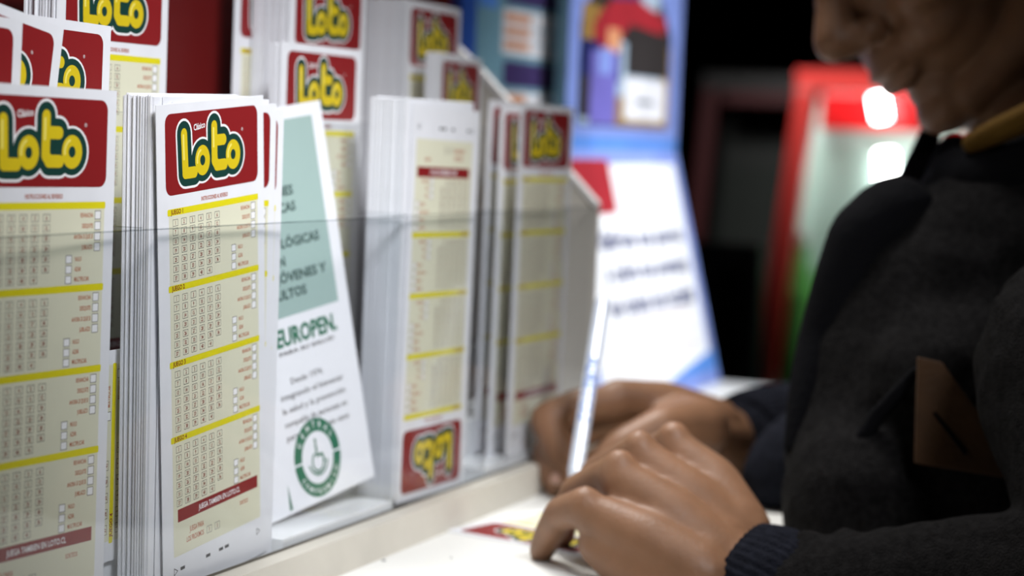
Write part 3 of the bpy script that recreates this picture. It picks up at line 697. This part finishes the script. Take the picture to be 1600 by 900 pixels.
# sleeves
bm = bmesh.new()
rcone(bm, Ls, at(1725, 580, .975), .080, .062); chain(bm, [(1725, 580, .975, .062), (1790, 780, .93, .058), (1800, 960, .905, .052)])
chain(bm, [(1800, 960, .905, .052), (1480, 940, .945, .038), (1290, 962, .955, .0345), (1225, 950, .966, .0300)])
for k in range(5):
    x = 1260+k*62; chain(bm, [(x, 852-k*3, .965-.004*k, .008), (x+45, 890, .945-.004*k, .010)])
blob(bm, 'near_sleeve', WOOL, man, .003, 4, .5, (.03, .005))['label'] = 'near wool sleeve resting on the counter'
bm = bmesh.new()
chain(bm, [(1222, 742, 1.2, .025), (1310, 715, 1.25, .042)]); chain(bm, [(1187, 703, 1.30, .0385), (1250, 700, 1.34, .044), (1400, 680, 1.41, .052), (1500, 660, 1.43, .058)]); rcone(bm, Re, Rs, .058, .075)
blob(bm, 'far_sleeve', KNIT, man, .003, 5, .5, (.03, .005))['label'] = 'far dark blue knitted sleeve'
# ribbed cuffs
def cuff(name, a, b, ra, rb, ribs=46):
    a, b = at(*a), at(*b); d = (b-a).normalized(); u = d.orthogonal().normalized(); v = d.cross(u); mb = MB(); N = ribs*4; rows = 6; vs = []; fs = []
    for j in range(rows+1):
        t = j/rows; r = ra+(rb-ra)*t+.0025*sin(pi*t)
        for i in range(N):
            q = 2*pi*i/N; rr = r+.0006*cos(ribs*q); vs.append(a.lerp(b, t)+(u*cos(q)+v*sin(q))*rr)
    for j in range(rows):
        for i in range(N): fs.append((j*N+i, j*N+(i+1) % N, (j+1)*N+(i+1) % N, (j+1)*N+i))
    mb.add(vs, fs, KNIT); o = mb.build(name, man, smooth=True)
    sd = o.modifiers.new('thick', 'SOLIDIFY'); sd.thickness = .003; return o
cuff('cuff', (1150, 908, .982), (1235, 955, .968), .0305, .0345)['label'] = 'ribbed dark cuff of the near sleeve'
cuff('cuff', (1150, 700, 1.285), (1215, 703, 1.32), .0325, .0410)['label'] = 'dark cuff of the far sleeve'
# collars
bm = bmesh.new(); chain(bm, [(1518, 224, 1.115, .0058), (1560, 204, 1.10, .0072), (1610, 182, 1.095, .0080), (1700, 140, 1.10, .010)])
blob(bm, 'shirt_collar', MUS, man, .0015, 3)['label'] = 'mustard yellow collar band'
bm = bmesh.new(); chain(bm, [(1500, 278, 1.15, .018), (1545, 282, 1.12, .020), (1640, 262, 1.11, .022)]); chain(bm, [(1490, 235, 1.18, .010), (1485, 300, 1.17, .018), (1500, 330, 1.15, .026)])
blob(bm, 'inner_collar', BLK, man, .0022, 4)['label'] = 'black inner collar under the chin'
bm = bmesh.new(); chain(bm, [(1458, 196, 1.24, .006), (1440, 250, 1.24, .009), (1425, 300, 1.22, .012), (1440, 330, 1.2, .015)])
blob(bm, 'hood_edge', BLK, man, .002, 3)['label'] = 'dark blurred far edge of the hood'
bm = bmesh.new(); chain(bm, [(1400, 340, 1.115, .024), (1350, 372, 1.11, .020), (1322, 440, 1.11, .018), (1290, 530, 1.11, .015), (1262, 620, 1.10, .011), (1240, 700, 1.09, .006)])
blob(bm, 'lapel', BLK, man, .0025, 4)['label'] = 'black lapel edge of the jacket'
# leather patch with a stitched black slot, lying on the jacket front
def plate(name, px, d, th, mt, parent, label=None):
    P = [at(x, y, d) for x, y in px]; n = (P[1]-P[0]).cross(P[2]-P[0]).normalized(); n = n if n.dot(FW) > 0 else -n; k = len(P)
    mb = MB(); mb.add(P+[p+n*th for p in P], [list(range(k)), list(range(2*k-1, k-1, -1))]+[(i, i+k, (i+1) % k+k, (i+1) % k) for i in range(k)], mt)
    o = mb.build(name, parent, bevel=.0006)
    if label: o['label'] = label
    return o
pt = plate('leather_patch', [(1435, 558), (1472, 566), (1505, 612), (1570, 700), (1600, 752), (1430, 724)], 1.022, .004, LEA, man, 'brown leather patch with a black slot')
plate('slot', [(1457, 646), (1462, 643), (1512, 706), (1508, 712)], 1.0212, .001, BLK, pt)
bm = bmesh.new(); chain(bm, [(1432, 580, 1.035, .003), (1370, 650, 1.045, .0045), (1320, 730, 1.048, .0045), (1280, 800, 1.05, .003)])
blob(bm, 'zip_tape', BLK, man, .0015, 2)['label'] = 'black zip tape hanging down the jacket front'
# trousers and shoes below the counter
bm = bmesh.new()
for s in (-1, 1):
    hx = hips.x+.09*s; rcone(bm, (hx, hips.y, hips.z), (hx+.01*s, hips.y+.05, -.55), .105, .07); rcone(bm, (hx+.01*s, hips.y+.05, -.55), (hx+.01*s, hips.y-.02, -.97), .07, .05)
blob(bm, 'trousers', mat('dark_denim', (.02, .025, .05), .9, bump=.3, bscale=600), man, .006, 3)
for s in (-1, 1):
    bm = bmesh.new(); hx = hips.x+.10*s; rcone(bm, (hx, hips.y-.04, FLOOR+.045), (hx+.01*s, hips.y+.14, FLOOR+.036), .045, .036); rcone(bm, (hx, hips.y-.04, FLOOR+.045), (hx, hips.y-.03, FLOOR+.10), .045, .045)
    blob(bm, 'shoe', mat('shoe_black', (.01, .01, .01), .4), man, .004, 3)

# ------------------------------------------------------------------ the pen
ray = at(890, 797, 1)-CAM; tip = CAM+ray*((-CAM.z+.0012)/ray.z); top = at(941, 472, 1.196)
pen = empty('pen', tip); tag(pen, 'clear ballpoint pen with blue lettering held in the right hand', 'pen')
ax = (top-tip); L = ax.length; ax.normalize()
def seg(name, t0, t1, r0, r1, mt, parent=pen, n=6):
    mb = MB(); mb.cyl(ax*t0, ax*t1, r0, r1, mt, n); return mb.build(name, parent)
barrel_m = mat('pen_barrel', (.62, .68, .80), .15, spec=.6)
seg('writing_tip', 0, .004, .0004, .0011, mat('brass', (.6, .45, .2), .3, 1), n=12); seg('cone', .004, .022, .0013, .0042, barrel_m, n=16)
bar = seg('barrel', .022, L, .0045, .0045, barrel_m, n=12); seg('end_plug', L, L+.004, .0042, .0030, mat('pen_plug', (.75, .78, .85), .3), n=12)
u = (-FW-ax*(-FW).dot(ax)).normalized(); sd_ = ax.cross(u)
mb = MB(); PB = mat('pen_blue_print', (.07, .20, .62), .4)
for s, t, h in (('LOTERIA', .052, .0052),):
    vs, fs, wd = glyphs(s, .03); sc = h/.7; mb.add([ax*(t+(a)*sc*1.35)+sd_*((b-.35)*sc)+u*.00462 for a, b in vs], fs, PB)
mb.flat = True; mb.build('blue_lettering', bar)
